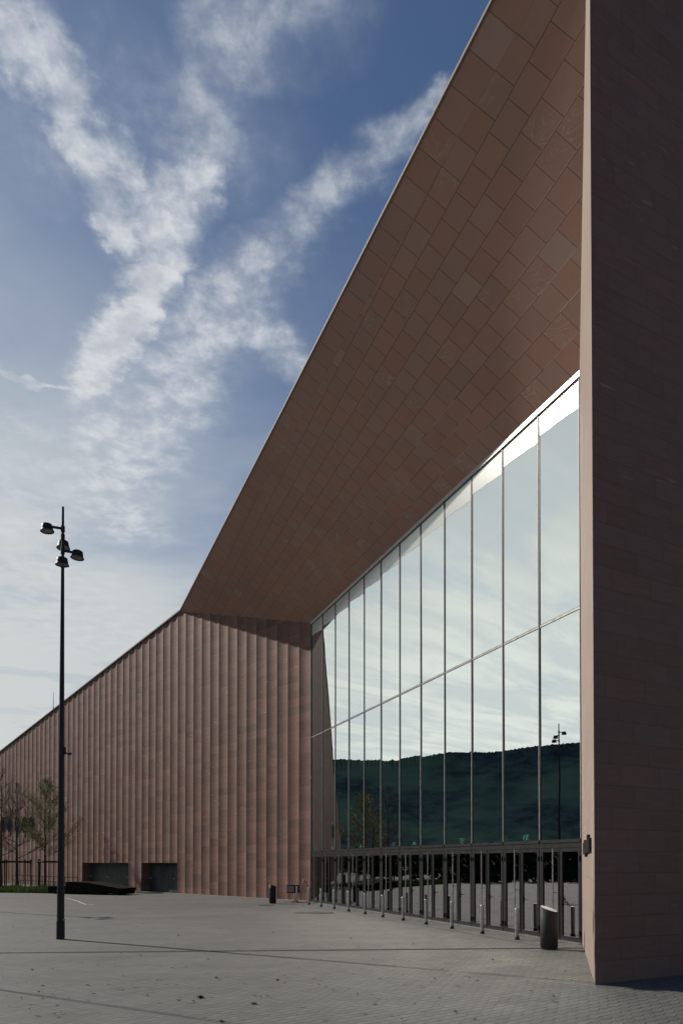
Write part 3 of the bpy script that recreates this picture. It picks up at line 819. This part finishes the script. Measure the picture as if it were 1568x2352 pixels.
# ------------------------------------------------------------------ bollards
def make_bollard():
    t = thing('bollard', 'slim steel bollard', 'bollard', (0, 0, 0), 0.0, 'steel bollards in a row before the doors')
    mb = MB(); mb.lathe([(0.057, 0.09), (0.057, 0.865), (0.054, 0.885), (0.001, 0.888)], 16); mb.build('post', M_STEEL, t)
    mb = MB(); mb.lathe([(0.075, 0.0), (0.075, 0.05), (0.062, 0.06), (0.062, 0.095), (0.05, 0.096)], 16); mb.build('foot', M_BLACK, t)
    return t
BX = [1291.4, 1204.7, 1129, 1064.3, 1007, 956.5, 912, 871, 835, 802.5, 772, 742]
bol = make_bollard()
ORD = ['nearest the large litter bin', 'second from the large litter bin', 'third from the large litter bin', 'fourth from the large litter bin', 'fifth from the large litter bin',
       'sixth from the large litter bin', 'sixth from the stone wall end of the row', 'fifth from the stone wall end of the row', 'fourth from the stone wall end of the row',
       'third from the stone wall end of the row', 'last but one towards the stone wall', 'farthest one, by the dark box']
for i, x in enumerate(BX):
    p, _ = on_line(P0 + NG * 0.94, DG, x * 0.91857, 2150)
    lab = 'slim steel bollard with black foot, ' + ORD[i]
    if i == 0: bol.location = (p.x, p.y, 0); bol['label'] = lab
    else: dup(bol, (p.x, p.y, 0), i * 0.7, lab)


# ------------------------------------------------------------------ bins
def make_bin(r, h, slope_az, mat, topmat, label, loc, opening=False):
    t = thing('litter_bin', label, 'litter bin', loc, 0.0, 'cylindrical litter bins with slanted tops')
    N = 36; q = Vector((math.cos(slope_az), math.sin(slope_az)))
    def top(x, y): return h - 0.33 * (x * q.x + y * q.y + r)
    mb = MB(); base = [(r * math.cos(2 * math.pi * k / N), r * math.sin(2 * math.pi * k / N)) for k in range(N)]
    b0 = 0
    mb.v = [(x * .94, y * .94, 0.0) for x, y in base] + [(x * .94, y * .94, 0.06) for x, y in base] + [(x, y, 0.065) for x, y in base] + [(x, y, top(x, y)) for x, y in base] + [(x * .93, y * .93, top(x, y) + .004) for x, y in base]
    for lv in range(4):
        for k in range(N):
            k2 = (k + 1) % N; mb.f.append((lv * N + k, lv * N + k2, (lv + 1) * N + k2, (lv + 1) * N + k)); mb.uv.append([(0, 0)] * 4); mb.sm.append(lv in (0, 2))
    mb.build('body', mat, t)
    mb = MB(); mb.face([(x * .93, y * .93, top(x, y) + .004) for x, y in base]); ld = mb.build('slanted_top', topmat, t)
    mb = MB(); mb.face([(x * .55 + .1 * q.x * r, y * .42 + .1 * q.y * r, top(x * .55 + .1 * q.x * r, y * .42 + .1 * q.y * r) + .007) for x, y in base]); mb.build('opening', M_SLOT if opening else topmat, ld)
    if opening:
        mb = MB(); a0 = math.atan2(-1, -0.2)
        for k in range(12):
            a, b = a0 - 1.0 + 2.0 * k / 12, a0 - 1.0 + 2.0 * (k + 1) / 12
            mb.face([(1.012 * r * math.cos(a), 1.012 * r * math.sin(a), h - .36), (1.012 * r * math.cos(b), 1.012 * r * math.sin(b), h - .36),
                     (1.012 * r * math.cos(b), 1.012 * r * math.sin(b), h - .22), (1.012 * r * math.cos(a), 1.012 * r * math.sin(a), h - .22)])
        mb.build('slot', M_SLOT, t)
    return t
p = ground(1265.5, 2182.5)
make_bin(0.215, 1.09, R(-35), M_BIN, M_BINW, 'large dark grey cylinder bin with bright slanted top before the last doors', (p.x, p.y + 0.2, 0))
p = ground(625.5, 2075.5)
make_bin(0.185, 1.03, R(-15), M_BLACK, M_SLOT, 'smaller black cylinder bin standing alone before the fluted wall', (p.x, p.y + 0.15, 0), True)


# ------------------------------------------------------------------ dark box on a leaning post, bent rod
def build_box():
    p = ground(676, 2072.3); t = thing('display_box', 'dark brown box on a single leaning post near the wall corner', 'box stand', (p.x, p.y, 0), R(-38))
    mb = MB(); mb.box((0, 0, 0), (0.62, 0.34, 0.44), Matrix.Translation((-0.12, 0.02, 0.72))); bx = mb.build('box', M_BRONZE, t)
    mb = MB(); mb.box((-0.12, -0.16, 0.72), (0.52, 0.02, 0.34)); mb.build('front_panel', plain('brown panel', (0.06, 0.048, 0.04), .5), bx)
    mb = MB(); mb.bar((0.10, 0.05, 0.5), (0.06, 0.0, 0.0), 0.055); mb.build('post', M_WOOD, t)
    mb = MB(); mb.bar((0.06, 0.0, 0.12), (-0.10, -0.1, 0.02), 0.03); mb.build('strut', M_TRIM, t)
    mb = MB(); mb.box((0.14, 0, 0.012), (0.5, 0.34, 0.024)); mb.build('base_plate', M_BLACK, t)
    p = ground(690, 2070.5); d = p.y
    t2 = thing('bent_rod', 'thin grey rod bent like an upturned V behind the farthest bollard', 'rod', (p.x, p.y, 0))
    a, b, c = at_depth(687, 2046, d) - p, at_depth(696.5, 2019.5, d) - p, at_depth(707, 2044, d + .1) - p
    mb = MB(); a2 = Vector((a.x - .12, a.y, 0)); c2 = Vector((c.x + .18, c.y, 0)); mb.tube([a2, a, b], 0.016, 6); mb.tube([b, c, c2], 0.014, 6); mb.build('rod', M_STEEL, t2)
build_box()


# ------------------------------------------------------------------ bench
def build_bench():
    a, b = ground(111, 2052.6), ground(277, 2056.5); u = flat(b - a); L = (b - a).length
    print('bench', L)
    t = thing('sculpted_bench', 'long dark angular bench with a raised middle and a tip lifted off the paving', 'bench', (a.x, a.y, 0), math.atan2(u.y, u.x))
    k = L / 5.0
    mb = MB(); mb.prism([(0.0, 0.05), (1.3 * k, 0.05), (1.3 * k, 0.55), (0.0, 0.52)], 0.0, 1.5); mb.build('low_end', M_BRONZE, t)
    mb = MB(); mb.prism([(1.3 * k, 0.04), (3.55 * k, 0.04), (3.9 * k, 0.17), (4.86 * k, 0.05), (5.0 * k, 0.46), (2.65 * k, 0.83), (1.45 * k, 0.85), (1.3 * k, 0.80)], -0.05, 1.6); mb.build('raised_seat', M_BRONZE, t)
    mb = MB()
    for x in (0.4, 1.6, 2.5, 3.3): mb.box((x * k, 0.6, 0.025), (0.3, 0.8, 0.05))
    mb.build('plinth', M_BLACK, t)
build_bench()


# ------------------------------------------------------------------ young trees with stakes
def make_tree(loc, H, r0, clear, leaf, nleaf, lsize, label, seed, spread=0.34):
    rng = random.Random(seed)
    t = thing('young_tree', label, 'tree', loc, 0.0, 'young staked trees in the grass strip')
    mb = MB(); tips = []
    n = 9; tr = [Vector((rng.uniform(-.05, .05) * k * .3, rng.uniform(-.05, .05) * k * .3, H * k / n)) for k in range(n + 1)]
    mb.tube(tr, [r0 * (1 - 0.93 * (k / n) ** 0.9) for k in range(n + 1)], 8)
    tk = mb.build('trunk', M_BARK, t)
    mb = MB()
    def grow(p, d, L, r, lv):
        pts = [p]; q = p; dd = d.copy(); m = 4
        for k in range(m):
            dd = (dd + Vector((rng.uniform(-.22, .22), rng.uniform(-.22, .22), rng.uniform(-.02, .20)))).normalized()
            q = q + dd * (L / m); pts.append(q)
            if lv < 2 and k >= 0:
                for _ in range(3 if lv == 0 else rng.choice((0, 1, 1))):
                    sd_ = (dd + Vector((rng.uniform(-1, 1), rng.uniform(-1, 1), rng.uniform(-.3, .6))) * 0.9).normalized()
                    grow(q, sd_, L * rng.uniform(.30, .55), r * .5, lv + 1)
            if lv > 0 or k > 1: tips.append((q, dd))
        mb.tube(pts, [max(.004, r * (1 - .75 * k / m)) for k in range(m + 1)], 4, False)
    nb = 22
    for k in range(nb):
        f = k / (nb - 1); z = clear + (H * 0.97 - clear) * f ** 0.9
        i = min(n - 1, int(z / H * n)); p = tr[i].lerp(tr[i + 1], z / H * n - i)
        a = k * 2.4 + rng.uniform(-.4, .4)
        L = H * spread * (1 - f) ** 0.75 * rng.uniform(.7, 1.1) + 0.25
        el = 0.30 + 0.75 * f
        grow(p, Vector((math.cos(a) * math.cos(el), math.sin(a) * math.cos(el), math.sin(el))), L, r0 * .24 * (1 - .6 * f), 0)
    br = mb.build('branches', M_BARK, t)
    mb = MB()
    for _ in range(nleaf):
        z0 = rng.uniform(clear * .9, H); p, d = min((rng.choice(tips) for _q in range(7)), key=lambda t_: abs(t_[0].z - z0)); p = p + Vector((rng.uniform(-1, 1), rng.uniform(-1, 1), rng.uniform(-1, 1))) * 0.22
        a = Vector((rng.uniform(-1, 1), rng.uniform(-1, 1), rng.uniform(-1, 1))).normalized(); b = a.orthogonal().normalized()
        s = lsize * rng.uniform(.6, 1.3); c = a.cross(b) * 0.15 * s
        mb.face([p - a * s * .5, p + b * s * .28 + c, p + a * s * .5, p - b * s * .28 + c])
    mb.build('crown', leaf, t)
    return t
T1 = ground(104, 2044.0); T2 = ground(26, 2043); T3 = ground(3, 2044)
print('trees', T1, T2, T3)
make_tree(tuple(T1), 8.7, 0.12, 2.6, M_LEAF, 9000, 0.085, 'young tree with fresh yellow green leaves, nearest the street lamp', 11, 0.30)
make_tree(tuple(T2 + Vector((0, 1.0, 0))), 8.6, 0.15, 2.5, M_BUD, 1700, 0.06, 'nearly bare young tree with low forked branches, second from the lamp', 23, 0.36)
make_tree(tuple(T3), 9.6, 0.14, 2.7, M_BUD, 1300, 0.06, 'dark bare young tree at the left edge of the picture', 31, 0.26)
def make_stakes(loc, rz, w, label, pale):
    t = thing('tree_support', label, 'tree support', loc, rz, 'timber stake frames round the young trees')
    for x in (-1, 1):
        for y in (-1, 1):
            mb = MB(); mb.tube([(x * w, y * w, 0), (x * w * .97, y * w * .97, 2.42)], 0.055, 8); mb.build('stake', M_WOOD, t)
    for x0, y0, x1, y1, dz in ((-1, -1, 1, -1, 0), (1, -1, 1, 1, -.03), (1, 1, -1, 1, 0), (-1, 1, -1, -1, -.03)):
        mb = MB(); mb.bar((x0 * w * 1.06, y0 * w * 1.06, 2.22 + dz), (x1 * w * 1.06, y1 * w * 1.06, 2.22 + dz), 0.06, 0.16); rl = mb.build('rail', M_WOOD, t)
        if pale and y0 == y1 == -1:
            mb = MB(); mb.box((-w * 0.78, -w * 1.06 - .034, 2.26), (w * .42, 0.012, 0.09)); mb.build('rail_patch', M_WOODP, rl); pale = False
make_stakes(tuple(T1 + Vector((.2, .3, 0))), 0.35, 0.75, 'timber stake frame round the leafy tree beside the lamp', True)
make_stakes(tuple(T2 + Vector((-.1, 1.0, 0))), 0.2, 0.95, 'timber stake frame round the forked bare tree at the left', False)
make_stakes(tuple(T3 + Vector((-.9, .1, 0))), 0.1, 0.80, 'timber stake frame cut by the left edge of the picture', False)


# ------------------------------------------------------------------ bicycles and their rail
def make_bike():
    t = thing('bicycle', 'bicycle', 'bicycle', (0, 0, 0), 0.0, 'parked bicycles along the fluted wall')
    for x in (-0.52, 0.52):
        mb = MB(); N = 22
        mb.tube([(x + .33 * math.cos(2 * math.pi * k / N), 0, .34 + .33 * math.sin(2 * math.pi * k / N)) for k in range(N + 1)], 0.024, 6, False)
        w = mb.build('wheel', M_TYRE, t)
        mb = MB()
        for k in range(10):
            a = math.pi * k / 10; mb.bar((x - .31 * math.cos(a), 0, .34 - .31 * math.sin(a)), (x + .31 * math.cos(a), 0, .34 + .31 * math.sin(a)), .005)
        mb.build('spokes', M_STEEL, w)
    mb = MB(); bb, st, hd, hl = (-.08, 0, .30), (-.22, 0, .80), (.36, 0, .80), (.40, 0, .66)
    for a, b in ((bb, st), (st, hd), (bb, hl), (bb, (-.52, 0, .34)), (st, (-.52, 0, .34)), ((.34, 0, .90), (.52, 0, .34))): mb.tube([a, b], 0.018, 6)
    mb.build('frame', M_BIKE, t)
    mb = MB(); mb.lathe([(.001, .06), (.08, .05), (.10, .02), (.03, 0)], 10, Matrix.Translation((-.25, 0, .86)) @ Matrix.Diagonal((1.3, .7, 1, 1))); mb.tube([(-.22, 0, .8), (-.24, 0, .88)], .014, 6); mb.build('saddle', M_BLACK, t)
    mb = MB(); mb.tube([(.33, 0, .88), (.31, 0, 1.0), (.36, -.08, 1.04), (.24, -.28, 1.05)], .018, 6); mb.tube([(.31, 0, 1.0), (.36, .08, 1.04), (.24, .28, 1.05)], .018, 6); mb.build('handlebar', M_CHROME, t)
    mb = MB(); mb.lathe([(.09, -.01), (.09, .01), (.001, .012)], 12, Matrix.Translation((-.08, -.03, .30)) @ Matrix.Rotation(R(90), 4, 'X')); mb.bar((-.08, -.06, .30), (.06, -.06, .22), .02); mb.build('crank', M_BLACK, t)
    return t
def wall_front(x, out): 
    return on_line(G1 + NW * out, DW, x, 2020)[0]
azw = math.atan2(-DW.y, -DW.x)
bike = make_bike(); q = wall_front(43, 2.6); bike.location = (q.x, q.y, 0); bike.rotation_euler = (0, 0, azw - 0.15); bike['label'] = 'dark bicycle parked between the two left tree supports'
q = wall_front(139, 2.6); dup(bike, (q.x, q.y, 0), azw + 0.1, 'dark bicycle half hidden behind the base of the street lamp')
t = thing('bicycle_rail', 'low thin steel rail along the fluted wall behind the bicycles', 'rail', tuple(wall_front(160, 1.5).xy) + (0,), 0.0)
a, b = wall_front(178, 1.5), wall_front(30, 1.5); a.z = b.z = 0
for h in (0.98, 0.55):
    mb = MB(); mb.tube([a + Vector((0, 0, h)), b + Vector((0, 0, h))], 0.025, 6); mb.build('rail_bar', M_RAIL, t, True)
for k in range(7):
    mb = MB(); p = a.lerp(b, k / 6); mb.tube([p, p + Vector((0, 0, .98))], 0.025, 6); mb.build('rail_post', M_RAIL, t, True)


# ------------------------------------------------------------------ fallen leaves
def build_leaves():
    rng = random.Random(17); mb = MB()
    for _ in range(700):
        y = 2065 + 280 * rng.random() ** 1.3; x = rng.uniform(-60, 1330)
        p = ground(x, y)
        if (p - P0).dot(NG) < 0.4 or (p - G1).dot(NW) < 0.4: continue
        a = rng.uniform(0, 6.28); s = rng.uniform(.012, .030) + (.022 if rng.random() < .25 else 0); z = rng.uniform(.008, .03)
        u = Vector((math.cos(a), math.sin(a), rng.uniform(-.2, .3))); w = Vector((-math.sin(a), math.cos(a), rng.uniform(-.3, .3)))
        c = p + Vector((0, 0, z)); mb.face([c - u * s, c - w * s * .6, c + u * s * 1.2, c + w * s * .6])
    tag(mb.build('leaf_litter', M_DRY), 'tiny dry leaf scraps strewn over the grey paving', 'leaf litter', kind='stuff')
    for x, y, s, lab in ((460, 2292, .11, 'largest curled dry leaf on the paving, bottom centre'), (583, 2306, .08, 'dark curled leaf to the right of the largest one'),
                         (637, 2252, .06, 'dry leaf farthest right of the scattered ones before the drain line'), (498, 2247, .06, 'dry leaf above the largest curled leaf'), (511, 2347, .07, 'dry leaf at the bottom edge of the picture'),
                         (99, 2264, .05, 'dry leaf near the bottom left corner'), (75, 2228, .045, 'small dry leaf left, between the drain line and the corner')):
        p = ground(x, y); t = MB()
        for k in range(7):
            a = rng.uniform(0, 6.28); u = Vector((math.cos(a), math.sin(a), 0)); w = Vector((-u.y, u.x, 0)); c = u * s * .25
            h = rng.uniform(.1, .55) * s
            t.face([c - u * s * .4 + Vector((0, 0, .005)), c - w * s * .4 + Vector((0, 0, h)), c + u * s * .5 + Vector((0, 0, h * .6 + .005)), c + w * s * .35 + Vector((0, 0, .006))])
        o = t.build('fallen_leaf', M_DRY); o.location = p; tag(o, lab, 'leaf', 'curled dry leaves on the paving')
build_leaves()


# ------------------------------------------------------------------ across the square, seen mirrored in the doors
def build_far():
    rng = random.Random(41); mb = MB()
    for i in range(420):
        az = R(rng.uniform(-84, -34)); d = rng.uniform(62, 150); c = Vector((math.sin(az) * d, math.cos(az) * d, 0)); h = rng.uniform(2, 4.6)
        for _ in range(70):
            a = Vector((rng.gauss(0, 1), rng.gauss(0, 1), 0)) * 1.5; z = h * rng.random(); s = rng.uniform(.15, .4)
            p = c + a * (1.1 - z / h) + Vector((0, 0, z)); u = Vector((rng.uniform(-1, 1), rng.uniform(-1, 1), rng.uniform(-1, 1))).normalized(); w = u.orthogonal()
            mb.face([p - u * s, p - w * s, p + u * s, p + w * s])
    tag(mb.build('far_shrubs', plain('distant dark foliage', (0.03, 0.04, 0.022), .9, 0, .4, .2)), 'dark belt of distant bushes and trees mirrored in the glass doors', 'trees', kind='stuff')
build_far()
